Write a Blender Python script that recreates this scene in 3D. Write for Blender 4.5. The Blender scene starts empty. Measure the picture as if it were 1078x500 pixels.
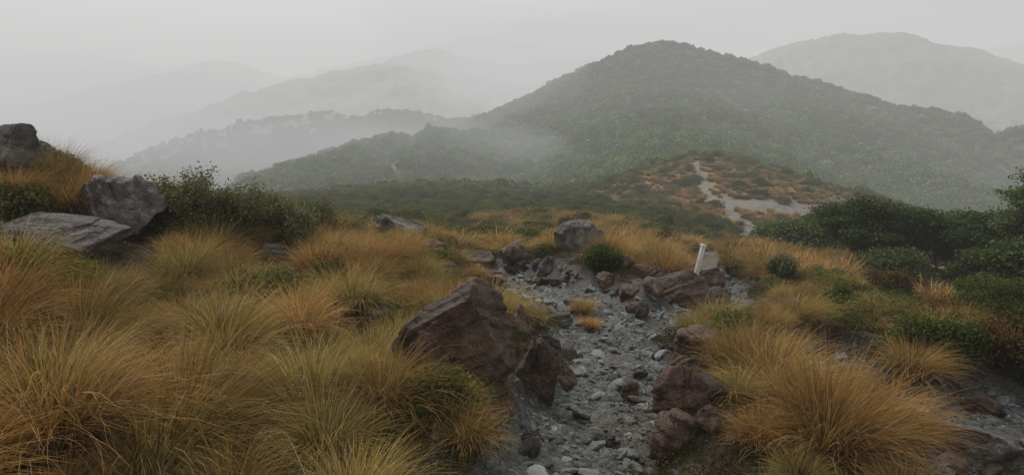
import bpy, bmesh, math, random
import numpy as np
from mathutils import Vector
rng=np.random.default_rng(11); random.seed(5)
scene=bpy.context.scene
F=702.0; PITCH=math.radians(9.7); CZ=1.7
sp,cp=math.sin(PITCH),math.cos(PITCH)
def P(u,v,Y):
    xc=(u-539)/F; yc=(250-v)/F
    d=(xc,cp+yc*sp,-sp+yc*cp); k=Y/d[1]
    return (d[0]*k,Y,CZ+d[2]*k)
# ------------------------------------------------------------ noise
def h3(ix,iy,iz,s):
    n=(ix*374761393+iy*668265263+iz*1103515245+s*974634777)&0xffffffff
    n=((n^(n>>13))*1274126177)&0xffffffff
    return (((n^(n>>16))*2246822519)&0xffffffff)/4294967295.0
def vn2(x,y,s):
    ix=np.floor(x).astype(np.int64); iy=np.floor(y).astype(np.int64); fx=x-ix; fy=y-iy
    fx=fx*fx*fx*(fx*(fx*6-15)+10); fy=fy*fy*fy*(fy*(fy*6-15)+10)
    z=np.zeros_like(ix)
    a=h3(ix,iy,z,s);b=h3(ix+1,iy,z,s);c=h3(ix,iy+1,z,s);d=h3(ix+1,iy+1,z,s)
    return (a*(1-fx)+b*fx)*(1-fy)+(c*(1-fx)+d*fx)*fy
def fbm(x,y,sc,o=4,s=1):
    t=0;a=1;n=0;x=np.asarray(x,float)/sc;y=np.asarray(y,float)/sc
    for i in range(o):
        t=t+a*vn2(x+13.7*i,y-7.3*i,s+i);n+=a;a*=.5;x=x*2.03;y=y*2.03
    return t/n
def vn3(p,s):
    i=np.floor(p).astype(np.int64); f=p-i; f=f*f*(3-2*f); r=0
    for dx in (0,1):
        for dy in (0,1):
            for dz in (0,1):
                w=(f[:,0] if dx else 1-f[:,0])*(f[:,1] if dy else 1-f[:,1])*(f[:,2] if dz else 1-f[:,2])
                r=r+w*h3(i[:,0]+dx,i[:,1]+dy,i[:,2]+dz,s)
    return r
def fbm3(p,o=4,s=1):
    t=0;a=1;n=0;p=p.copy()
    for i in range(o):
        t=t+a*vn3(p+3.1*i,s+i);n+=a;a*=.5;p=p*2.05
    return t/n
def sstep(a,b,x):
    t=np.clip((x-a)/(b-a),0,1); return t*t*(3-2*t)
# ------------------------------------------------------------ terrain height
ctrl=[(590,500,2.9),(600,450,3.5),(630,400,4.6),(640,350,6.3),(610,310,8.5),(560,285,11),(530,275,12.5),
(100,500,2.6),(50,400,3.2),(50,330,4.3),(60,270,5.5),(60,240,6.5),(-60,200,6.5),(25,180,7.2),(150,235,7.5),(260,255,8),(370,262,9),(440,258,10.5),
(250,420,3.6),(250,350,4.8),(300,300,6),(400,440,3.3),(400,360,4.8),(420,300,7),
(60,245,12),(60,250,20),(200,252,20),(200,238,35),(60,240,35),(200,225,60),(60,225,60),(200,215,110),(60,215,110),
(350,262,18),(350,238,32),(350,222,60),(350,205,105),
(500,262,16),(500,245,28),(500,222,55),(500,200,100),(610,265,12),(640,255,20),(640,235,35),(640,210,65),
(728,278,15),(760,262,22),(700,330,7.5),(770,320,9),(740,400,4.8),(850,480,3.6),(850,400,5.2),(850,340,8),(840,300,12),(850,270,20),(850,255,32),
(1000,460,4.2),(1060,400,5.5),(980,350,8.5),(960,315,13),(1060,330,12),(960,290,20),(1070,290,20),(980,270,35),(1060,262,60),(960,245,60),(1130,440,5),(1150,320,14),
(790,246,46),(790,264,30),(740,215,62),(800,220,60),(740,190,76),(735,168,90),(670,186,84),(640,207,76),(800,177,88),(870,195,82),(925,216,76),(880,235,58),
(735,182,118),(850,207,112),(960,235,110),(1060,240,110),(640,198,115)]
pts=np.array([P(*c) for c in ctrl])
extra=[]
for az,z in ((-55,.45),(-25,.22),(0,0.03),(25,-.05),(55,-.1)):
    a=math.radians(az); extra.append((1.5*math.sin(a),1.5*math.cos(a),z))
pts=np.vstack([pts,extra])
KA=2.5
def lp(x,y):
    r=np.maximum(np.hypot(x,y),1.5); a=np.arctan2(x,y); return np.clip(a,-.95,.95)*KA,np.log(r)
A0,B0=lp(pts[:,0],pts[:,1]); n=len(pts)
def phi(d2): return .5*d2*np.log(d2+1e-9)
K=phi((A0[:,None]-A0)**2+(B0[:,None]-B0)**2)+np.eye(n)*1e-3
Q=np.c_[np.ones(n),A0,B0]
sol=np.linalg.solve(np.block([[K,Q],[Q.T,np.zeros((3,3))]]),np.r_[pts[:,2],0,0,0])
def tps(x,y):
    a,b=lp(x,y); b=np.minimum(b,math.log(135)); out=np.empty(a.shape)
    for i in range(0,len(a),60000):
        aa,bb=a[i:i+60000],b[i:i+60000]
        out[i:i+60000]=phi((aa[:,None]-A0)**2+(bb[:,None]-B0)**2)@sol[:n]+sol[n]+sol[n+1]*aa+sol[n+2]*bb
    return out
def PL(l): return np.array([P(*c) for c in l])
ridges=[ # polyline, side slope, round radius
(PL([(1200,160,200),(1078,146,235),(1000,124,265),(900,99,300),(800,76,335),(740,62,350),(705,53,352),(676,55,352),(650,74,352),(618,110,350),(585,135,345)]),.66,6),
(PL([(690,58,350),(700,98,262),(718,142,175),(732,172,125)]),.40,14),
(PL([(610,115,345),(560,140,310),(500,146,255),(440,137,215),(400,152,195),(350,182,170),(320,205,150)]),.34,8),
(PL([(800,76,335),(850,124,250),(900,168,190)]),.38,12),
(PL([(60,215,360),(180,160,420),(260,128,440),(340,118,445),(430,117,440),(520,126,430)]),.4,10),
(PL([(0,190,700),(120,150,850),(200,118,880),(270,96,900),(360,72,950),(460,52,1000),(530,66,1000),(640,62,1000),(760,85,1000)]),.45,20),
(PL([(-200,120,1700),(60,108,1700),(130,86,1700),(230,63,1800),(300,82,1800),(500,40,2000),(640,60,2000)]),.4,40),
(PL([(740,110,900),(800,60,900),(860,42,880),(920,34,860),(985,50,820),(1078,84,760),(1180,114,700)]),.42,40),
(PL([(960,90,1700),(1030,58,1600),(1078,44,1600),(1250,10,1600)]),.4,40)]
def ridge(x,y,pl,sl,rr):
    best=np.full(x.shape,-1e9)
    for a,b in zip(pl[:-1],pl[1:]):
        d=b-a; t=np.clip(((x-a[0])*d[0]+(y-a[1])*d[1])/(d[0]**2+d[1]**2),0,1)
        dist=np.hypot(x-a[0]-t*d[0],y-a[1]-t*d[1])
        best=np.maximum(best,a[2]+t*d[2]-sl*(np.sqrt(dist**2+rr*rr)-rr))
    return best
def smax(a,b,k):
    h=np.clip(.5+.5*(a-b)/k,0,1); return b*(1-h)+a*h+k*h*(1-h)
def seg_mask(x,y,pl,soft=.25,nz=0,grow=0.):
    m=np.zeros(x.shape)
    for a,b in zip(pl[:-1],pl[1:]):
        d=b-a; t=np.clip(((x-a[0])*d[0]+(y-a[1])*d[1])/(d[0]**2+d[1]**2+1e-9),0,1)
        dist=np.hypot(x-a[0]-t*d[0],y-a[1]-t*d[1]); w=a[2]+t*d[2]+grow
        m=np.maximum(m,1-sstep(1-soft,1+soft,dist/w+nz))
    return m
def pw(l): 
    return np.array([(P(u,v,Y)[0],Y,w) for u,v,Y,w in l])
paths=[pw([(575,560,2.0,.42),(590,500,2.9,.50),(615,450,3.5,.48),(642,400,4.6,.50),(635,350,6.3,.66),(605,315,8.3,.95),(545,295,10,1.05),(510,284,12,.9)]),
pw([(640,350,6.3,.5),(705,325,7.9,.6),(765,315,9.3,.6),(762,292,12,.5),(738,277,16,.45),(752,262,22,.5),(775,252,36,.6),(792,238,50,.7),(757,220,60,.65),(745,205,68,.55),(737,190,76,.5),(733,172,88,.42)]),
pw([(715,216,64,.9),(775,224,61,3.0),(830,226,60,2.0),(885,216,68,.8)]),
pw([(975,425,4.9,.6),(1010,445,4.4,.45),(1075,405,5.5,.7)]),
pw([(940,318,13,.8),(985,312,13.5,1.3),(1040,312,14,.6)]),
pw([(855,388,5.8,.35),(905,360,7.0,.35)]),
pw([(940,500,3.5,.3),(1010,500,3.5,.5),(1060,470,4,.4)])]
def pathmask(x,y,grow=0.):
    r=np.hypot(x,y)
    n0=fbm(x,y,3,5,41)-.5
    nz=(fbm(x,y,1,4,40)-.5)*.9*(r<25)+n0*2.0*(r>=25)
    m=np.zeros(x.shape)
    for i,p in enumerate(paths): m=np.maximum(m,seg_mask(x,y,p,.3,nz if i!=2 else n0*6.5+.3,grow))
    return m
def knoll(x,y):
    return 1-sstep(.75,1.1,np.hypot((x-25)/21,(y-68)/27)+(fbm(x,y,9,4,50)-.5)*.7)
def brown(x,y):
    r=np.hypot(x,y)
    return sstep(.50,.58,fbm(x,y,9,5,70)+.10*(1-sstep(18,32,r))-.03*sstep(35,110,r))
def hbase(x,y):
    r=np.hypot(x,y); az=np.abs(np.arctan2(x,y))
    z=tps(x,y)
    z=z*(1-sstep(1.05,2.0,az))+(-.06*r)*sstep(1.05,2.0,az)
    w=sstep(105,190,r); z=z*(1-w)+(-50)*w
    for pl,sl,rr in ridges:
        z=smax(ridge(x,y,pl,sl,rr),z,5.0)
    return z
def height(x,y):
    x=np.asarray(x,float); y=np.asarray(y,float); r=np.hypot(x,y)
    z=hbase(x,y); m=pathmask(x,y); near=1-sstep(14,25,r)
    z=z-m*.24*near
    z=z+near*((fbm(x,y,1.1,4,60)-.5)*.28*(1-.5*m)+(fbm(x,y,.16,3,61)-.5)*.10*(m+.25))
    md=sstep(10,30,r)
    z=z+md*(fbm(x,y,6,4,62)-.5)*.9
    fr=sstep(110,260,r)
    z=z+fr*((fbm(x,y,50,5,63)-.5)*13-np.clip(.35-np.abs(fbm(x,y,70,4,64)-.5)*5,0,1)*14)
    z=z+sstep(480,700,r)*(fbm(x,y,9,3,65)-.5)*4
    return z
Ys=np.exp(np.linspace(math.log(1.8),math.log(140),900))
def G(u,v):
    xs=np.empty(900); zs=np.empty(900)
    for i,Y in enumerate(Ys): q=P(u,v,Y); xs[i]=q[0]; zs[i]=q[2]
    hh=height(xs,Ys); k=np.argmax(hh>=zs)
    return np.array([xs[k],Ys[k],hh[k]])
# ------------------------------------------------------------ mesh helper
def mesh_np(name,V,Fc,attrs=None,smooth=False,mats=(),mi=None):
    V=np.asarray(V,np.float32); Fc=np.asarray(Fc,np.int32); k=Fc.shape[1]
    me=bpy.data.meshes.new(name); me.vertices.add(len(V)); me.vertices.foreach_set("co",V.ravel())
    me.loops.add(Fc.size); me.loops.foreach_set("vertex_index",Fc.ravel())
    me.polygons.add(len(Fc)); me.polygons.foreach_set("loop_start",np.arange(0,Fc.size,k,dtype=np.int32))
    me.polygons.foreach_set("use_smooth",np.full(len(Fc),smooth))
    for m in mats: me.materials.append(m)
    me.update(calc_edges=True)
    if attrs:
        for an,av in attrs.items():
            a=me.attributes.new(an,'FLOAT','POINT'); a.data.foreach_set("value",np.asarray(av,np.float32))
    return me
def add(name,me,loc=(0,0,0),parent=None,coll=None):
    o=bpy.data.objects.new(name,me); o.location=loc
    (coll or scene.collection).objects.link(o)
    if parent: o.parent=parent
    return o
# ------------------------------------------------------------ materials
class N:
    def __init__(s,name):
        s.m=bpy.data.materials.new(name); s.m.use_nodes=True; s.t=s.m.node_tree; s.t.nodes.clear()
        s.out=s.n('ShaderNodeOutputMaterial')
    def n(s,ty,**kw):
        nd=s.t.nodes.new(ty)
        for k,v in kw.items(): setattr(nd,k,v)
        return nd
    def l(s,a,b): s.t.links.new(a,b)
    def attr(s,nm): return s.n('ShaderNodeAttribute',attribute_name=nm).outputs['Fac']
    def noise(s,sc,det=5,rough=.6,vec=None):
        nd=s.n('ShaderNodeTexNoise'); nd.inputs['Scale'].default_value=sc; nd.inputs['Detail'].default_value=det; nd.inputs['Roughness'].default_value=rough
        if vec is not None: s.l(vec,nd.inputs['Vector'])
        return nd.outputs['Fac']
    def ramp(s,fac,stops):
        r=s.n('ShaderNodeValToRGB'); e=r.color_ramp.elements
        while len(e)<len(stops): e.new(.5)
        for i,(p,c) in enumerate(stops): e[i].position=p; e[i].color=(*c,1) if not isinstance(c,float) else (c,c,c,1)
        s.l(fac,r.inputs['Fac']); return r.outputs['Color']
    def mix(s,f,a,b,bt='MIX'):
        m=s.n('ShaderNodeMixRGB',blend_type=bt)
        for sock,v in zip(m.inputs,(f,a,b)):
            if hasattr(v,'is_linked'): s.l(v,sock)
            elif isinstance(v,(int,float)): sock.default_value=v if sock.type=='VALUE' else (v,v,v,1)
            else: sock.default_value=(*v,1)
        return m.outputs[0]
    def math(s,op,a,b=0.):
        m=s.n('ShaderNodeMath',operation=op)
        for sock,v in zip(m.inputs,(a,b)):
            if hasattr(v,'is_linked'): s.l(v,sock)
            else: sock.default_value=v
        return m.outputs[0]
    def bump(s,h,st,dist,nrm=None):
        b=s.n('ShaderNodeBump'); b.inputs['Strength'].default_value=st; b.inputs['Distance'].default_value=dist
        s.l(h,b.inputs['Height'])
        if nrm is not None: s.l(nrm,b.inputs['Normal'])
        return b.outputs['Normal']
    def bsdf(s,col,rough=.8,nrm=None,spec=.3):
        b=s.n('ShaderNodeBsdfPrincipled')
        if hasattr(col,'is_linked'): s.l(col,b.inputs['Base Color'])
        else: b.inputs['Base Color'].default_value=(*col,1)
        if hasattr(rough,'is_linked'): s.l(rough,b.inputs['Roughness'])
        else: b.inputs['Roughness'].default_value=rough
        b.inputs['Specular IOR Level'].default_value=spec
        if nrm is not None: s.l(nrm,b.inputs['Normal'])
        return b
    def fin(s,sh): s.l(sh,s.out.inputs['Surface']); return s.m
    def leafsh(s,col,rough=.6,tr=.3,spec=.25):
        if tr<=0: 
            d=s.n('ShaderNodeBsdfDiffuse'); s.l(col,d.inputs['Color']); return s.fin(d.outputs[0])
        b=s.n('ShaderNodeBsdfDiffuse'); s.l(col,b.inputs['Color']); t=s.n('ShaderNodeBsdfTranslucent'); s.l(col,t.inputs['Color'])
        mx=s.n('ShaderNodeMixShader'); mx.inputs[0].default_value=tr; s.l(b.outputs[0],mx.inputs[1]); s.l(t.outputs[0],mx.inputs[2])
        return s.fin(mx.outputs[0])

def mat_grass(name,bright=1.0):
    k=N(name); t=k.attr('t'); r=k.attr('rnd'); oi=k.n('ShaderNodeObjectInfo').outputs['Random']
    b=bright
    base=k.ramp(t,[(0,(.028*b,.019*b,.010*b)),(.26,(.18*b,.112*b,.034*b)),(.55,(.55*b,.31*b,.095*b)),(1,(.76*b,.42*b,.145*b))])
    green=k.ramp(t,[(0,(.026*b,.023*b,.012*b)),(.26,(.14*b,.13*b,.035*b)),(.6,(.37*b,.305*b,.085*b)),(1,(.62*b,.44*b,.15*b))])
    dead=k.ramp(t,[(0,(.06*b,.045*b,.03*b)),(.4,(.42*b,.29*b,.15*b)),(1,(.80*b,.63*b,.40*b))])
    c=k.mix(k.ramp(oi,[(.15,0.),(.85,1.)]),base,green)
    c=k.mix(k.ramp(r,[(.80,0.),(.84,.9)]),c,dead)
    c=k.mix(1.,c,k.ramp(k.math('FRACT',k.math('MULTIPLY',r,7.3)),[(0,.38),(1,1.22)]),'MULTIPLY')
    c=k.mix(1.,c,k.ramp(k.math('FRACT',k.math('MULTIPLY',oi,13.3)),[(0,.62),(1,1.15)]),'MULTIPLY')
    return k.leafsh(c,.5,.3,.3)
def mat_leaf(name,c1,c2,c3,tr=.25):
    k=N(name); r=k.attr('rnd'); oi=k.n('ShaderNodeObjectInfo').outputs['Random']
    c=k.mix(k.ramp(oi,[(.3,0.),(.9,1.)]),c1,c2)
    c=k.mix(k.ramp(r,[(.6,0.),(1.,.7)]),c,c3)
    c=k.mix(1.,c,k.ramp(k.math('FRACT',k.math('MULTIPLY',r,9.7)),[(0,.55),(1,1.2)]),'MULTIPLY')
    c=k.mix(1.,c,k.ramp(k.math('FRACT',k.math('MULTIPLY',oi,17.3)),[(0,.65),(1,1.25)]),'MULTIPLY')
    return k.leafsh(c,.55,tr,.3)
def mat_bark(name,c):
    k=N(name); nz=k.noise(30); col=k.mix(nz,tuple(x*.5 for x in c),tuple(x*1.5 for x in c))
    return k.fin(k.bsdf(col,.9,k.bump(nz,.5,.01)).outputs[0])
def mat_rock(name,a,b,c,lich=(.36,.36,.32),la=.62):
    k=N(name); tc=k.n('ShaderNodeTexCoord').outputs['Object']; oi=k.n('ShaderNodeObjectInfo').outputs['Random']
    n1=k.noise(3.0,8,.7,tc); n2=k.noise(14,6,.7,tc); n3=k.noise(60,4,.7,tc); n4=k.noise(5,6,.7,tc); n5=k.noise(1.6,3,.5,tc)
    col=k.ramp(n1,[(.3,a),(.5,b),(.7,c)])
    col=k.mix(k.ramp(n4,[(la-.04,0.),(la+.02,.8)]),col,lich)
    col=k.mix(.95,col,k.ramp(n2,[(.3,.32),(.7,1.4)]),'MULTIPLY')
    col=k.mix(.85,col,k.ramp(n3,[(.3,.4),(.7,1.35)]),'MULTIPLY')
    col=k.mix(.7,col,k.ramp(n5,[(.38,.5),(.62,1.2)]),'MULTIPLY')
    col=k.mix(1.,col,k.ramp(oi,[(0,.65),(1,1.15)]),'MULTIPLY')
    # straight fracture joints
    mp=k.n('ShaderNodeMapping'); mp.inputs['Scale'].default_value=(1.1,.9,2.6); mp.inputs['Rotation'].default_value=(.35,.6,.2); k.l(tc,mp.inputs['Vector'])
    v=k.n('ShaderNodeTexVoronoi',feature='DISTANCE_TO_EDGE'); v.inputs['Scale'].default_value=2.8; k.l(mp.outputs[0],v.inputs['Vector'])
    dj=k.math('ADD',v.outputs['Distance'],k.math('MULTIPLY',k.math('SUBTRACT',n4,.48),.14))
    cr=k.ramp(dj,[(0,0.),(.016,1.)])
    col=k.mix(1.,col,k.ramp(dj,[(0,.22),(.014,1.)]),'MULTIPLY')
    nr=k.bump(cr,.7,.02); nr=k.bump(n2,1.,.05,nr); nr=k.bump(n3,1.,.015,nr)
    return k.fin(k.bsdf(col,k.ramp(n2,[(.3,.38),(.7,.8)]),nr,.4).outputs[0])

M_grass=mat_grass('tussock_blades'); M_grass2=mat_grass('tussock_blades_far',.85)
M_forest=mat_leaf('forest_leaves',(.080,.135,.025),(.165,.23,.046),(.27,.31,.085),0)
M_shrub=mat_leaf('shrub_leaves',(.070,.096,.026),(.165,.16,.048),(.23,.22,.075),.2)
M_beech=mat_leaf('beech_leaves',(.068,.100,.032),(.11,.145,.048),(.20,.23,.09))
M_low=mat_leaf('undergrowth_leaves',(.055,.06,.02),(.12,.08,.035),(.20,.15,.06),.2)
M_bark=mat_bark('bark',(.06,.05,.04)); M_pale=mat_bark('dead_wood',(.3,.27,.23))
M_rg=mat_rock('grey_rock',(.090,.074,.063),(.18,.153,.132),(.28,.25,.22))
M_rb=mat_rock('brown_rock',(.100,.055,.036),(.215,.128,.086),(.30,.21,.15),(.29,.27,.225),.64)
def mat_stone():
    k=N('wet_stone'); tc=k.n('ShaderNodeTexCoord').outputs['Object']; oi=k.n('ShaderNodeObjectInfo').outputs['Random']
    c=k.ramp(oi,[(0,(.06,.067,.064)),(.3,(.125,.140,.131)),(.65,(.19,.207,.193)),(.85,(.165,.14,.11)),(.94,(.23,.25,.23)),(1,(.33,.35,.325))])
    n2=k.noise(3,6,.7,tc); c=k.mix(.8,c,k.ramp(n2,[(.3,.5),(.7,1.3)]),'MULTIPLY')
    return k.fin(k.bsdf(c,.34,k.bump(n2,.5,.1),.55).outputs[0])
M_stone=mat_stone()
def mat_ground():
    k=N('ground_surface'); tc=k.n('ShaderNodeTexCoord').outputs['Object']
    pa=k.attr('path'); fo=k.attr('forest'); kn=k.attr('knoll')
    v=k.n('ShaderNodeTexVoronoi'); v.inputs['Scale'].default_value=26; k.l(tc,v.inputs['Vector'])
    v2=k.n('ShaderNodeTexVoronoi'); v2.inputs['Scale'].default_value=70; k.l(tc,v2.inputs['Vector'])
    n1=k.noise(1.3,6,.65,tc); n2=k.noise(9,6,.7,tc); n3=k.noise(60,4,.7,tc); nf=k.noise(.06,8,.65,tc); nf2=k.noise(.5,5,.7,tc)
    cell=k.n('ShaderNodeSeparateColor'); k.l(v.outputs['Color'],cell.inputs[0])
    grav=k.ramp(cell.outputs[0],[(0,(.06,.065,.062)),(.5,(.125,.136,.127)),(1,(.22,.232,.215))])
    grav=k.mix(.9,grav,k.ramp(v2.outputs['Distance'],[(0,1.15),(.7,.55)]),'MULTIPLY')
    grav=k.mix(k.ramp(n1,[(.42,0.),(.62,.6)]),grav,(.13,.10,.07))
    grav=k.mix(.6,grav,k.ramp(nf2,[(.3,.55),(.7,1.25)]),'MULTIPLY')
    fgr=k.ramp(k.noise(1.1,8,.75,tc),[(.3,(.09,.075,.05)),(.5,(.18,.155,.125)),(.7,(.27,.25,.22))])
    soil=k.ramp(n2,[(.3,(.028,.02,.013)),(.55,(.07,.05,.03)),(.75,(.14,.10,.06))])
    soil=k.mix(.7,soil,k.ramp(n3,[(.3,.5),(.7,1.4)]),'MULTIPLY')
    kcol=k.ramp(nf2,[(.3,(.11,.085,.035)),(.6,(.28,.18,.065)),(.8,(.20,.17,.065))])
    fcol=k.ramp(nf,[(.3,(.045,.070,.018)),(.55,(.075,.105,.03)),(.75,(.13,.15,.05))])
    fcol=k.mix(.8,fcol,k.ramp(nf2,[(.3,.5),(.7,1.3)]),'MULTIPLY')
    c=k.mix(kn,soil,kcol); c=k.mix(fo,c,fcol); c=k.mix(pa,c,k.mix(kn,grav,fgr))
    hgt=k.math('ADD',k.math('MULTIPLY',v.outputs['Distance'],-1.),k.math('MULTIPLY',n3,.5))
    nr=k.bump(hgt,.8,.03); nr=k.bump(n2,.6,.05,nr)
    return k.fin(k.bsdf(c,.7,nr,.35).outputs[0])
M_ground=mat_ground()
# ------------------------------------------------------------ ground sheet
az=np.r_[np.arange(-180,-58,4.),np.arange(-58,-46,.8),np.arange(-46,46,.16),np.arange(46,58,.8),np.arange(58,180,4.)]*math.pi/180
rr=np.r_[.02,.4,.9,np.exp(np.arange(math.log(1.5),math.log(14),.0062)),np.exp(np.arange(math.log(14),math.log(5000),.0095))]
RR,AA=np.meshgrid(rr,az,indexing='ij'); X=(RR*np.sin(AA)).ravel(); Y=(RR*np.cos(AA)).ravel()
Z=height(X,Y); nr_,na=len(rr),len(az)
ii,jj=np.meshgrid(np.arange(nr_-1),np.arange(na),indexing='ij'); j2=(jj+1)%na
Fq=np.stack([ii*na+jj,ii*na+j2,(ii+1)*na+j2,(ii+1)*na+jj],-1).reshape(-1,4)[:,::-1]
R=np.hypot(X,Y)
PM=pathmask(X,Y); KN=knoll(X,Y); bm_=brown(X,Y)
FO=sstep(14,24,R)*(1-bm_)*(1-KN)
KA_=sstep(14,24,R)*np.maximum(KN,bm_*(1-sstep(100,130,R)))
FO=np.maximum(FO,sstep(105,125,R))
me=mesh_np('ground',np.c_[X,Y,Z],Fq,{'path':PM,'forest':FO,'knoll':KA_},True,[M_ground])
add('ground',me)
# ------------------------------------------------------------ prototypes
def tussock(nb,seg,w,seed,lean=.10,spread=.13,Lm=.78,up=0.0):
    g=np.random.default_rng(seed)
    phi_=g.uniform(0,2*math.pi,nb); rb=spread*np.sqrt(g.uniform(0,1,nb))
    L=Lm*g.uniform(.5,1.1,nb)*(1-.25*g.uniform(0,1,nb)**3)
    th0=np.clip(rb/spread*.45+g.normal(0,.18,nb),0,1.0)+up
    kb=g.uniform(.4,2.2,nb)
    wv=w*g.uniform(.6,1.25,nb)
    pd=phi_+g.normal(0,.4,nb)
    pos=np.c_[rb*np.cos(phi_),rb*np.sin(phi_),-.05*np.ones(nb)]
    tw=g.uniform(-.6,.6,nb)
    side=np.c_[-np.sin(pd+tw),np.cos(pd+tw),g.uniform(-.3,.3,nb)]
    V=[];T=[]
    bend=g.normal(0,.4,nb)
    for s in range(seg+1):
        t=s/seg; ww=wv*(1-t**2.2*.92)*.5
        V.append(pos-side*ww[:,None]); V.append(pos+side*ww[:,None]); T+= [np.full(nb,t)]*2
        th=th0+kb*(t+.5/seg)**1.6; a=pd+bend*t
        d=np.c_[np.sin(th)*np.cos(a)+lean*t,np.sin(th)*np.sin(a)-.3*lean*t,np.cos(th)]
        pos=pos+d*(L/seg)[:,None]
    V=np.stack(V,1); T=np.stack(T,1); nv=2*(seg+1)
    b=np.arange(nb)[:,None]*nv
    fs=np.concatenate([np.stack([b[:,0]+2*s,b[:,0]+2*s+1,b[:,0]+2*s+3,b[:,0]+2*s+2],1) for s in range(seg)])
    rn=np.repeat(g.uniform(0,1,nb),nv)
    V=V.reshape(-1,3); V[:,2]=np.maximum(V[:,2],-.08)
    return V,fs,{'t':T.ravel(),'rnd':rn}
def leafquads(C,Nn,size,g,asp=.55):
    n=len(C); a=g.normal(size=(n,3)); a-=Nn*np.sum(a*Nn,1)[:,None]; a/=np.linalg.norm(a,axis=1)[:,None]+1e-9
    b=np.cross(Nn,a); s=(size*g.uniform(.6,1.4,n))[:,None]
    V=np.stack([C-a*s,C-b*s*asp,C+a*s,C+b*s*asp],1).reshape(-1,3)
    return V,np.arange(4*n).reshape(-1,4),np.repeat(g.uniform(0,1,n),4)
def nrmz(v): return v/(np.linalg.norm(v,axis=1)[:,None]+1e-9)
def crown(nl,size,seed,lobes=11,flat=.75):
    g=np.random.default_rng(seed); C=[];Nn=[]
    for i in range(lobes):
        a=g.uniform(0,6.28); q=.62*math.sqrt(g.uniform(0,1)); lr=g.uniform(.26,.46)
        c=np.array([q*math.cos(a),q*math.sin(a),(.75-.55*q)*g.uniform(.4,1.05)])
        d=nrmz(g.normal(size=(nl//lobes,3))); d[:,2]=np.abs(d[:,2])*np.where(g.uniform(0,1,len(d))<.8,1,-1)
        C.append(c+d*lr*g.uniform(.75,1.12,len(d))[:,None]*np.array([1,1,flat])); Nn.append(nrmz(d+g.normal(0,.5,d.shape)+[0,0,.4]))
    C=np.vstack(C);Nn=np.vstack(Nn)
    return leafquads(C,Nn,size,g)
def proto_coll(name,meshes):
    c=bpy.data.collections.new(name)
    for i,m in enumerate(meshes): add(f'{name}_{i}',m,coll=c)
    return c
tus_hi=[]
for i in range(7):
    V,f,a=tussock(1500,6,.0048,100+i,lean=.14+.09*(i%3),spread=.10+.02*(i%3),Lm=.64+.07*(i%3))
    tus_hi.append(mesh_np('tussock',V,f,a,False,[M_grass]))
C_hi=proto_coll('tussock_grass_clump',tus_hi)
tus_lo=[]
for i in range(4):
    V,f,a=tussock(300,4,.018,200+i,lean=.1,spread=.16,Lm=.75); tus_lo.append(mesh_np('tussock_far',V,f,a,False,[M_grass2]))
C_lo=proto_coll('far_tussock_clump',tus_lo)
def crownmesh(nm,nl,size,seed,mat,lobes=11,flat=.75):
    V,f,r=crown(nl,size,seed,lobes,flat); return mesh_np(nm,V,f,{'rnd':r},False,[mat])
C_for=proto_coll('forest_crown',[crownmesh('crown',600,.10,300+i,M_forest,9+i) for i in range(5)])
C_shr=proto_coll('bush_crown',[crownmesh('bush',3000,.04,320+i,M_shrub,12+i) for i in range(5)])
def lowmesh(seed):
    g=np.random.default_rng(seed); n=600
    a=g.uniform(0,6.28,n); q=np.sqrt(g.uniform(0,1,n)); C=np.c_[q*np.cos(a),q*np.sin(a),g.uniform(0,.35,n)*(1.1-q)]
    V,f,r=leafquads(C,nrmz(g.normal(size=(n,3))+[0,0,.6]),.038,g,.35); return mesh_np('low',V,f,{'rnd':r},False,[M_low])
C_low=proto_coll('low_plants',[lowmesh(340+i) for i in range(4)])
# rocks: convex fracture planes + smaller chips + bedding steps
_ico={}
def ico(sub):
    if sub not in _ico:
        bm=bmesh.new(); bmesh.ops.create_icosphere(bm,subdivisions=sub,radius=1)
        V=np.array([v.co[:] for v in bm.verts]); Fc=np.array([[v.index for v in f.verts] for f in bm.faces]); bm.free(); _ico[sub]=(nrmz(V),Fc)
    return _ico[sub]
def rockverts(sub,seed,npl=14,amp=.12,soft=26,fine=.03,size=(1,1,1)):
    g=np.random.default_rng(seed); D,Fc=ico(sub)
    nn=nrmz(g.normal(size=(npl,3))); dd=g.uniform(.45,.85,npl)
    nn=np.vstack([nn,nrmz(g.normal(size=(npl,3)))]); dd=np.r_[dd,g.uniform(.74,.92,npl)]
    q=np.maximum(D@nn.T,1e-4)/dd
    r=1/((np.sum(q**soft,1)+ .95**soft)**(1/soft))
    p=D*r[:,None]
    p*=(1+amp*(fbm3(p*1.4+seed,2,seed)-.5)*2)[:,None]
    if fine>0:
        ax=nrmz(g.normal(size=(1,3))*[.4,.4,1])[0]
        lay=(p@ax)*7+fbm3(p*1.5+seed,2,seed+4)*2.2; fl=np.floor(lay); step=h3(fl.astype(np.int64),fl.astype(np.int64)*0,fl.astype(np.int64)*0,seed)
        stp2=h3((fl+1).astype(np.int64),fl.astype(np.int64)*0,fl.astype(np.int64)*0,seed); st=step+(stp2-step)*sstep(.86,1,lay-fl)
        p+=D*(fine*(st-.5)*2.2+fine*1.5*(fbm3(p*5,3,seed+2)-.5)+fine*.9*(fbm3(p*16,3,seed+3)-.5))[:,None]
    return p*np.array(size)*.5,Fc
C_st=proto_coll('path_stone',[mesh_np('stone',*rockverts(2,400+i,8,.1,40,0,(1.1,g_,h_)),None,False,[M_stone]) for i,(g_,h_) in enumerate([(.8,.5),(.6,.4),(.9,.7),(.7,.35),(.85,.45),(.55,.5),(.95,.4)])])
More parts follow.
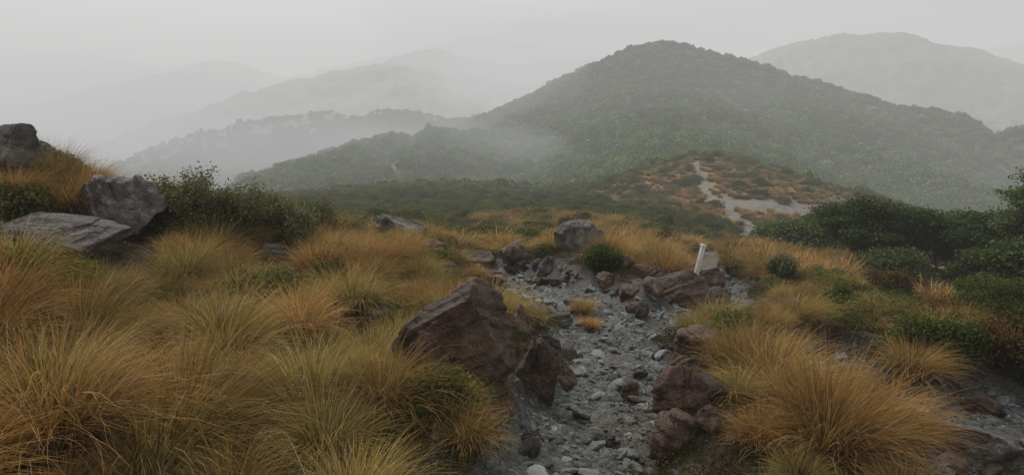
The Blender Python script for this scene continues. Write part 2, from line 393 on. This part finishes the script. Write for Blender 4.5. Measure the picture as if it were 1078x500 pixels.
C_rk=proto_coll('rubble_rock',[mesh_np('rubble',*rockverts(4,430+i,8,.06,70,.05,(1.1,g_,h_)),None,True,[M_rg if i%2 else M_rb]) for i,(g_,h_) in enumerate([(.8,.6),(.7,.5),(.9,.7),(.65,.5)])])
# ------------------------------------------------------------ scatter by geometry nodes
def scatter(name,pos,rot,scl,idx,coll):
    n_=len(pos); me=bpy.data.meshes.new(name); me.vertices.add(n_); me.vertices.foreach_set('co',np.asarray(pos,np.float32).ravel())
    a=me.attributes.new('rot','FLOAT_VECTOR','POINT'); a.data.foreach_set('vector',np.asarray(rot,np.float32).ravel())
    a=me.attributes.new('scl','FLOAT_VECTOR','POINT'); a.data.foreach_set('vector',np.asarray(scl,np.float32).ravel())
    a=me.attributes.new('pick','INT','POINT'); a.data.foreach_set('value',np.asarray(idx,np.int32))
    o=add(name,me); ng=bpy.data.node_groups.new(name+'_scatter','GeometryNodeTree')
    ng.interface.new_socket('Geometry',in_out='INPUT',socket_type='NodeSocketGeometry'); ng.interface.new_socket('Geometry',in_out='OUTPUT',socket_type='NodeSocketGeometry')
    gi=ng.nodes.new('NodeGroupInput'); go=ng.nodes.new('NodeGroupOutput'); ip=ng.nodes.new('GeometryNodeInstanceOnPoints'); ci=ng.nodes.new('GeometryNodeCollectionInfo')
    ci.inputs['Collection'].default_value=coll; ci.inputs['Separate Children'].default_value=True; ci.inputs['Reset Children'].default_value=True
    def na(nm,ty):
        q=ng.nodes.new('GeometryNodeInputNamedAttribute'); q.data_type=ty; q.inputs['Name'].default_value=nm; return q.outputs['Attribute']
    e=ng.nodes.new('FunctionNodeEulerToRotation'); L=ng.links.new
    L(gi.outputs[0],ip.inputs['Points']); L(ci.outputs[0],ip.inputs['Instance']); ip.inputs['Pick Instance'].default_value=True
    L(na('pick','INT'),ip.inputs['Instance Index']); L(na('rot','FLOAT_VECTOR'),e.inputs[0]); L(e.outputs[0],ip.inputs['Rotation']); L(na('scl','FLOAT_VECTOR'),ip.inputs['Scale'])
    L(ip.outputs[0],go.inputs[0]); md=o.modifiers.new('scatter','NODES'); md.node_group=ng; return o
def sector(n,r0,r1,a0=-46,a1=46,pw_=2.0):
    a=np.radians(rng.uniform(a0,a1,n)); u=rng.uniform(0,1,n); r=(r0**pw_+u*(r1**pw_-r0**pw_))**(1/pw_)
    return r*np.sin(a),r*np.cos(a)
def thin(x,y,rad):
    cell={};keep=[];c=float(np.max(rad))
    for i in range(len(x)):
        k=(int(x[i]//c),int(y[i]//c)); ok=True
        for dx in (-1,0,1):
            for dy in (-1,0,1):
                for j in cell.get((k[0]+dx,k[1]+dy),()):
                    if (x[i]-x[j])**2+(y[i]-y[j])**2<(min(rad[i],rad[j]))**2: ok=False;break
                if not ok:break
            if not ok:break
        if ok: cell.setdefault(k,[]).append(i); keep.append(i)
    return np.array(keep)
def umid(x,y): return 539+F*x/np.maximum(y,.1)*.985
bl=[ # u, vbase, w px, h px, material, seed, rotz, tilt
(8,178,56,44,'g',1,.3,.1),(38,180,36,30,'g',51,.3,.1),(110,249,84,66,'g',62,-.4,.75),(145,222,36,34,'g',52,-.2,.3),(36,258,112,30,'g',3,.2,.12),
(486,402,128,96,'b',14,.5,.3),(563,420,48,60,'b',25,.3,.4),(545,358,38,36,'b',26,.9,.2),
(412,254,58,32,'g',7,.2,.1),(498,284,36,22,'b',8,.2,.1),(543,279,34,22,'b',9,1.2,.2),(576,289,26,16,'g',10,.4,.1),(522,298,28,14,'b',11,.7,.1),(472,292,28,16,'b',12,.7,.1),
(608,264,52,30,'g',13,.1,.25),(712,322,64,32,'b',34,-.3,-.3),(750,304,34,22,'b',15,.3,.1),(686,314,32,18,'b',16,.9,.1),(675,334,24,14,'b',17,.2,.1),(694,298,24,14,'b',42,.2,.1),
(740,372,46,32,'b',18,.4,.2),(722,434,50,44,'b',19,.1,.1),(708,480,62,38,'b',20,.6,.1),(728,400,36,26,'b',21,.2,.2),(758,345,28,16,'b',43,.2,.2),(748,455,38,28,'b',55,.9,.2),
(1045,500,110,40,'g',22,.2,.15),(985,508,54,22,'g',23,.8,.1),(1076,478,46,22,'g',29,.8,.1),(664,424,28,18,'b',24,.5,.1),(392,340,36,18,'b',27,.5,.1),(760,318,24,14,'g',28,.5,.1),
(590,345,24,12,'g',30,.5,.1),(455,270,26,16,'b',31,.1,.1),(640,302,24,13,'b',32,.1,.1),(838,330,28,12,'g',33,.1,.1),(640,470,28,12,'g',35,.1,.1),(560,470,28,14,'g',36,1.1,.1),(285,275,40,22,'g',37,.3,.1),
(655,285,24,14,'b',46,.4,.1),(590,300,24,10,'g',47,.4,.1),(530,318,28,12,'b',48,.4,.1),(500,306,28,13,'b',49,.4,.1),(592,408,30,20,'b',56,.4,.1),(532,440,40,28,'b',57,1.4,.1)]
bpos=[]
for (u,vb,w,hh,m,sd,rz,ti) in bl:
    g=G(u,vb); d=g[1]; W=w*d/F; Hh=hh*d/F
    V,Fc=rockverts(6 if w>50 else 5,sd*7+3,8,.05,90,.06 if w>50 else .07,(W*1.28,W*.95,Hh*1.7))
    c,s=math.cos(ti),math.sin(ti); V=V@np.array([[c,0,-s],[0,1,0],[s,0,c]])
    c,s=math.cos(rz),math.sin(rz); V=V@np.array([[c,s,0],[-s,c,0],[0,0,1]])
    o=add('boulder',mesh_np('boulder',V,Fc,None,True,[M_rg if m=='g' else M_rb]),(g[0],d+W*.3,g[2]+Hh*.25))
    bpos.append((g[0],d+W*.3,W*.5))
bpos=np.array(bpos)
def notrock(x,y,k=1.0,tall=True):
    ok=np.ones(len(x),bool)
    for b in bpos:
        ok&=np.hypot(x-b[0],y-b[1])>b[2]*k+(.10 if tall else 0)
        if tall:  # stony apron on the downhill side of each outcrop
            ok&=~((np.abs(x-b[0]*y/b[1])<b[2]*.8+.10)&(y<b[1])&(y>b[1]-.45-.65*b[2]-.05*b[1]))
    return ok
# near tussocks
x,y=sector(9000,1.7,15,-48,48,1.6); s=rng.uniform(.42,1.0,len(x))
right=sstep(740,900,umid(x,y))
rad=s*(.53+.14*right)
k=thin(x,y,rad); x,y,s=x[k],y[k],s[k]
pm=pathmask(x,y,.15); um=umid(x,y); r=np.hypot(x,y)
ok=(pm<.25)&notrock(x,y)&(rng.uniform(0,1,len(x))<np.where(um>740,.75,.92)-.35*(r>9)*(um<700)*(um>450))
ok&=~((r<3.7)&(um>400)&(um<790))&~((um>940)&(r>9)&(rng.uniform(0,1,len(x))<.75))&(r>2.35)
x,y,s=x[ok],y[ok],s[ok]
man=[(815,425,.9),(870,478,1.0),(935,470,.9),(960,395,.8),(905,335,.8),(200,470,1.05),(90,370,1.05),(330,440,1.0),(405,440,.75),(340,300,1.1),(390,290,.9),(620,347,.4),(612,330,.45),(690,275,.8),(655,270,.7),(850,300,.7),(240,380,1.05),(60,480,1.05),(418,372,.55),(540,350,.4),(795,395,.8),(470,450,.5),(490,478,.5),(75,205,.9),(90,215,.8),(60,195,.8),(20,215,.8),(800,470,.65)]
mp_=np.array([G(u,v) for u,v,_ in man]); x=np.r_[x,mp_[:,0]]; y=np.r_[y,mp_[:,1]]; s=np.r_[s,[m[2] for m in man]]
z=height(x,y)
nn_=len(x); rot=np.c_[rng.normal(0,.12,nn_),rng.normal(0,.12,nn_),rng.uniform(-1.0,1.0,nn_)]
sc=np.c_[s,s,s*rng.uniform(.8,1.05,nn_)]
scatter('tussock_grass',np.c_[x,y,z],rot,sc,rng.integers(0,7,nn_),C_hi); print('near tussocks',nn_)
# low undergrowth
x,y=sector(7000,1.8,16,-47,47,1.5); ok=(pathmask(x,y)<.3)&notrock(x,y,1.0,False); x,y=x[ok],y[ok]; nn_=len(x); s=rng.uniform(.12,.34,nn_)
scatter('undergrowth',np.c_[x,y,height(x,y)-.01],np.c_[rng.normal(0,.15,(nn_,2)),rng.uniform(0,6.28,nn_)],np.c_[s,s,s*rng.uniform(.6,1.3,nn_)],rng.integers(0,4,nn_),C_low)
# mid tussocks
x,y=sector(24000,13,115,-44,44,1.7); r=np.hypot(x,y)
kn=knoll(x,y); br=brown(x,y); um=umid(x,y)
want=np.maximum(kn*.9,br*.75*(1-sstep(95,115,r)))*(pathmask(x,y)<.25)*np.where((um>930)&(r>15),.15,1)
ok=rng.uniform(0,1,len(x))<want; x,y=x[ok],y[ok]; nn_=len(x); s=rng.uniform(.5,1.2,nn_)
scatter('distant_tussock_grass',np.c_[x,y,height(x,y)],np.c_[np.zeros((nn_,2)),rng.uniform(-1,1,nn_)],np.c_[s,s,s*.8],rng.integers(0,4,nn_),C_lo); print('mid tussock',nn_)
# bushes
x,y=sector(19000,13,112,-44,44,1.7); r=np.hypot(x,y)
kn=knoll(x,y); br=brown(x,y); um=umid(x,y)
want=np.maximum((1-br)*(1-kn),.10)*(pathmask(x,y)<.1)*np.where((um>640)&(um<860)&(r<40),.6,1)*np.where(r<18,.5,1)
ok=rng.uniform(0,1,len(x))<want; x,y,um=x[ok],y[ok],um[ok]; s=rng.uniform(.35,1.1,len(x))*(.7+.6*sstep(30,90,np.hypot(x,y)))*np.where(um<440,1.25,1)
x2,y2=sector(1500,5.5,15,-44,44,1.8); u2=umid(x2,y2); r2=np.hypot(x2,y2)
ok=(pathmask(x2,y2,.25)<.1)&notrock(x2,y2)&(rng.uniform(0,1,len(x2))<np.where(u2>760,.6,.12)*np.where((u2>900)&(r2>8),1.6,1)+.35*((u2<470)&(r2>8.5)))
x=np.r_[x,x2[ok]];y=np.r_[y,y2[ok]];s=np.r_[s,rng.uniform(.14,.48,ok.sum())]; nn_=len(x)
scatter('scrub_bushes',np.c_[x,y,height(x,y)-.1*s],np.c_[np.zeros((nn_,2)),rng.uniform(0,6.28,nn_)],np.c_[s,s,s*rng.uniform(.7,1.2,nn_)],rng.integers(0,5,nn_),C_shr); print('bushes',nn_)
# forest
x,y=sector(40000,85,430,-44,44,1.9); r=np.hypot(x,y); kn=knoll(x,y)
ok=(kn<.3)&(rng.uniform(0,1,len(x))<sstep(85,112,r)); x,y,r=x[ok],y[ok],r[ok]
s=rng.uniform(1.3,3.0,len(x))*(.7+.4*sstep(100,250,r))*(.7+.6*fbm(x,y,30,3,80))
x2,y2=sector(9000,430,700,-44,44,2.0); s2=rng.uniform(2.0,3.4,len(x2))
x=np.r_[x,x2];y=np.r_[y,y2];s=np.r_[s,s2]; nn_=len(x)
scatter('hill_forest',np.c_[x,y,height(x,y)-.25*s],np.c_[np.zeros((nn_,2)),rng.uniform(0,6.28,nn_)],np.c_[s,s,s*rng.uniform(.8,1.4,nn_)],rng.integers(0,5,nn_),C_for); print('forest',nn_)
# path stones
x,y=sector(80000,1.8,17,-46,46,1.3); pm=pathmask(x,y); ok=rng.uniform(0,1,len(x))<pm**1.2*.9+.03*(1-pm); x,y=x[ok],y[ok]; nn_=len(x)
r=np.hypot(x,y); s=.013+.045*rng.pareto(2.4,nn_)*.5; s=np.clip(s,.013,.16)*(1+.03*r)
scatter('gravel_path',np.c_[x,y,height(x,y)+s*.06],np.c_[rng.normal(0,.35,(nn_,2)),rng.uniform(0,6.28,nn_)],np.c_[s,s,s],rng.integers(0,7,nn_),C_st); print('stones',nn_)
x,y=sector(7000,2.2,17,-46,46,1.4); pm=pathmask(x,y); edge=np.exp(-((pm-.45)/.3)**2); ok=rng.uniform(0,1,len(x))<edge*.5+.010; x,y=x[ok],y[ok]; nn_=len(x); s=.05+.26*rng.uniform(0,1,nn_)**2.4*(1+.04*np.hypot(x,y))
scatter('rock_rubble',np.c_[x,y,height(x,y)+s*.05],np.c_[rng.normal(0,.4,(nn_,2)),rng.uniform(0,6.28,nn_)],np.c_[s,s,s],rng.integers(0,4,nn_),C_rk); print('rubble',nn_)
# ------------------------------------------------------------ trees & shrubs with stems
def tube(p0,p1,r0,r1,seg=6):
    p0=np.array(p0);p1=np.array(p1); d=p1-p0; d/=np.linalg.norm(d)+1e-9
    a=np.cross(d,[.3,.9,.1]); a/=np.linalg.norm(a); b=np.cross(d,a); t=np.linspace(0,2*math.pi,seg,endpoint=False)
    c=np.cos(t)[:,None]*a+np.sin(t)[:,None]*b
    V=np.vstack([p0+c*r0,p1+c*r1]); i=np.arange(seg); return V,np.stack([i,(i+1)%seg,seg+(i+1)%seg,seg+i],1)
class Br:
    def __init__(s): s.V=[];s.F=[];s.n=0;s.tips=[]
    def t(s,p0,p1,r0,r1):
        V,Fc=tube(p0,p1,r0,r1); s.V.append(V); s.F.append(Fc+s.n); s.n+=len(V)
    def grow(s,p,d,L,r,lev,g,spreadz=.25,wig=.25,kids=(3,5)):
        p=np.array(p,float); d=np.array(d,float); segs=4
        for i in range(segs):
            d=d+g.normal(0,wig,3)*.5; d[2]+=.04 if lev else .1; d/=np.linalg.norm(d); q=p+d*L/segs
            r1=r*(1-.18); s.t(p,q,r,r1)
            if lev>0 and i>=1:
                for _ in range(g.integers(1,3) if i<segs-1 else kids[0]):
                    a=g.uniform(0,6.28); nd=np.array([math.cos(a),math.sin(a),spreadz+g.uniform(-.1,.35)])*.8+d*.45; nd/=np.linalg.norm(nd)
                    s.grow(q,nd,L*g.uniform(.45,.7),r1*.55,lev-1,g,spreadz,wig,kids)
            if lev==0: s.tips.append(q)
            p=q;r=r1
        s.tips.append(p)
def plant(name,loc,hgt,seed,leafmat,bark,stems=1,lev=2,leafn=14,leafs=.03,spr=.12,flat=.4,spreadz=.2,wig=.25,trunk=.03,tilt=.25,scale=1.,out=.0,lf=None):
    g=np.random.default_rng(seed); b=Br()
    for i in range(stems):
        a=g.uniform(0,6.28); b.grow((math.cos(a)*out*.3,math.sin(a)*out*.3,-.1),(tilt*math.cos(a),tilt*math.sin(a),1),hgt*.6*g.uniform(.7,1.1),trunk*hgt,lev,g,spreadz,wig)
    root=add(name,None,loc); root.empty_display_size=.2
    add('stems',mesh_np('stems',np.vstack(b.V),np.vstack(b.F),None,True,[bark]),parent=root)
    if leafn:
        T=np.array(b.tips); C=np.repeat(T,leafn,0)+g.normal(0,1,(len(T)*leafn,3))*np.array([spr,spr,spr*flat])
        V,Fc,rn=leafquads(C,nrmz(g.normal(size=C.shape)*.7+[0,0,.9]),leafs,g,.6)
        add('foliage',mesh_np('foliage',V,Fc,{'rnd':rn},False,[leafmat]),parent=root)
    return root
trees=[(905,292,2.6,17),(940,296,3.0,18),(985,300,3.3,18),(1035,300,3.2,17),(1085,300,3.2,16),(1110,310,3.6,15),(960,285,3.2,23),(1010,285,3.6,24),(1060,285,3.8,22),(880,280,2.2,22),(915,280,2.6,27),(1100,290,4,23),(1085,345,1.7,11),(1040,322,1.6,13.5),(845,278,1.5,21),(930,300,1.5,15),(820,272,1.4,24),(1070,325,1.6,13)]
for i,(u,v,hg,d) in enumerate(trees):
    px=P(u,v,d); z=float(height(np.array([px[0]]),np.array([px[1]]))[0])
    plant('beech_tree',(px[0],px[1],z),hg*.68,500+i,M_beech,M_bark,stems=1+i%2,lev=3 if d<20 else 2,leafn=18 if d<20 else 75,leafs=.036 if d<20 else .05,spr=.15 if d<20 else .28,flat=.28,spreadz=.1,trunk=.022,tilt=.15)
shr=[(205,255,.8,'s'),(250,262,.65,'s'),(300,262,.65,'s'),(180,250,.65,'s'),(345,262,.5,'s'),(222,275,.7,'b'),(635,285,.38,'g'),(465,442,.24,'g'),(1060,395,.6,'r'),(1025,345,.8,'g'),(1050,360,.8,'g'),(975,378,.4,'g'),(870,312,.45,'g'),(820,300,.5,'s'),(700,240,.8,'g'),(1000,385,.4,'g'),(15,330,.4,'y'),(60,320,.35,'y'),(1075,385,.7,'g'),(170,240,.55,'s'),(275,258,.7,'s'),(330,258,.6,'s'),(370,262,.5,'s'),(228,262,.7,'s'),(1000,350,.5,'r'),(930,318,.6,'r'),(955,345,.35,'r'),(880,330,.4,'g'),(900,320,.4,'y'),(475,430,.2,'y'),(1040,375,.4,'y'),(310,268,.5,'s')]
M_grn=mat_leaf('bright_leaves',(.085,.112,.028),(.135,.16,.045),(.22,.24,.08)); M_red=mat_leaf('russet_leaves',(.15,.09,.035),(.20,.12,.045),(.27,.19,.08)); M_olive=mat_leaf('olive_leaves',(.15,.155,.07),(.22,.20,.10),(.31,.28,.16)); M_yel=mat_leaf('yellow_green_leaves',(.16,.17,.03),(.22,.21,.04),(.32,.30,.08))
for i,(u,v,hg,kd) in enumerate(shr):
    g=G(u,v); m={'s':M_olive,'g':M_grn,'r':M_red,'y':M_yel,'b':M_olive}[kd]
    plant('shrub',tuple(g),hg,600+i,m,M_bark,stems=7 if kd!='b' else 5,lev=2,leafn={'s':7,'g':22,'r':12,'y':14,'b':0}[kd],leafs=.009+.0008*g[1],spr=.04 if kd=='s' else .05,flat=1,spreadz=.9 if kd=='s' else .35,trunk=.010,tilt=.45,wig=.2)
for i,(u,v,hg,m) in enumerate([(1000,412,.55,M_bark),(1068,318,1.0,M_pale),(990,405,.4,M_bark)]):
    g=G(u,v); o=plant('dead_branch',tuple(g),hg,700+i,None,m,stems=2,lev=2,leafn=0,spreadz=.1,trunk=.02,tilt=1.0,wig=.5)
# marker post
g=np.array(P(729,285,10.6)); g[2]=float(height(g[:1],g[1:2])[0]); root=add('track_marker_post',None,tuple(g)); kW=N('white_paint'); M_w=kW.fin(kW.bsdf(kW.mix(kW.noise(20),(.6,.6,.57),(.85,.85,.82)),.5).outputs[0])
def boxm(nm,sx,sy,z0,z1,mat,bev=.006):
    bm=bmesh.new(); bmesh.ops.create_cube(bm,size=1)
    for v in bm.verts: v.co=Vector((v.co.x*sx,v.co.y*sy,z0+(v.co.z+.5)*(z1-z0)))
    bmesh.ops.bevel(bm,geom=bm.edges[:],offset=bev,segments=2,affect='EDGES'); me=bpy.data.meshes.new(nm); bm.to_mesh(me); bm.free(); me.materials.append(mat); return me
ztop=P(729,259,10.6)[2]; hp=max(.3,ztop-g[2])
add('post',boxm('post',.065,.065,-.3,hp,M_w),parent=root); add('cap',boxm('cap',.08,.08,hp+.003,hp+.04,M_w),parent=root); root.rotation_euler=(.0,.22,.2); print('post at',g,hp)
# ------------------------------------------------------------ fog (homogeneous: absorption + emission, a self-glow standing in for scattered daylight)
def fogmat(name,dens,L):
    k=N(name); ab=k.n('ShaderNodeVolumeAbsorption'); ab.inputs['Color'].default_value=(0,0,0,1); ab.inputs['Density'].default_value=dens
    em=k.n('ShaderNodeEmission'); em.inputs['Color'].default_value=(*L,1); em.inputs['Strength'].default_value=dens  # fog emits its own light; this glow also fills the whole scene
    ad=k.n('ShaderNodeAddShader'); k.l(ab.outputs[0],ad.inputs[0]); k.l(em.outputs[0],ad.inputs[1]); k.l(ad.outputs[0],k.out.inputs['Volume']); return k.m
me=boxm('fog',12000,12000,-150,220,fogmat('fog_glow_air',.0014,(.60,.60,.595)),1)
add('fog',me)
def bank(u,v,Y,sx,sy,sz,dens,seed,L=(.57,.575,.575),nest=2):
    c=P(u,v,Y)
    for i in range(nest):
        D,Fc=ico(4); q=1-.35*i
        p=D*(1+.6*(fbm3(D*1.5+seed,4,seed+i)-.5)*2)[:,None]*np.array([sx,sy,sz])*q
        add('fog_bank',mesh_np('fog_bank',p,Fc,None,True,[fogmat('fog_bank_glow_air',dens/nest,L)]),c)
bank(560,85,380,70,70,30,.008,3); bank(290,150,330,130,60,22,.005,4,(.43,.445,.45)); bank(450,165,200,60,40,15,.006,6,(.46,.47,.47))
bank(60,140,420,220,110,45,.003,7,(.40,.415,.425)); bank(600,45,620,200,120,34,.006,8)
# ------------------------------------------------------------ light, world, camera
w=bpy.data.worlds.new('World'); scene.world=w; w.use_nodes=True; nt=w.node_tree; bg=nt.nodes['Background']
sk=nt.nodes.new('ShaderNodeTexSky'); sk.sky_type='NISHITA'; sk.sun_disc=False; sk.sun_elevation=math.radians(52); sk.sun_rotation=math.radians(-30); sk.air_density=1; sk.dust_density=4
hs=nt.nodes.new('ShaderNodeHueSaturation'); hs.inputs['Saturation'].default_value=.12; nt.links.new(sk.outputs[0],hs.inputs['Color']); nt.links.new(hs.outputs[0],bg.inputs['Color']); bg.inputs['Strength'].default_value=.15
sd=bpy.data.lights.new('sun','SUN'); sd.energy=1.5; sd.angle=math.radians(20); sd.color=(1,.96,.9); so=bpy.data.objects.new('sun',sd); scene.collection.objects.link(so)
a,e=math.radians(-30),math.radians(52); dv=Vector((math.sin(a)*math.cos(e),math.cos(a)*math.cos(e),math.sin(e))); so.rotation_euler=dv.to_track_quat('Z','Y').to_euler()
cam=bpy.data.cameras.new('camera'); co=bpy.data.objects.new('camera',cam); scene.collection.objects.link(co); co.location=(0,0,CZ); co.rotation_euler=(math.pi/2-PITCH,0,0)
cam.sensor_width=36; cam.lens=36*F/1078; cam.clip_end=20000; cam.clip_start=.05; scene.camera=co
scene.view_settings.view_transform='Standard'; scene.view_settings.look='None'; scene.view_settings.exposure=0
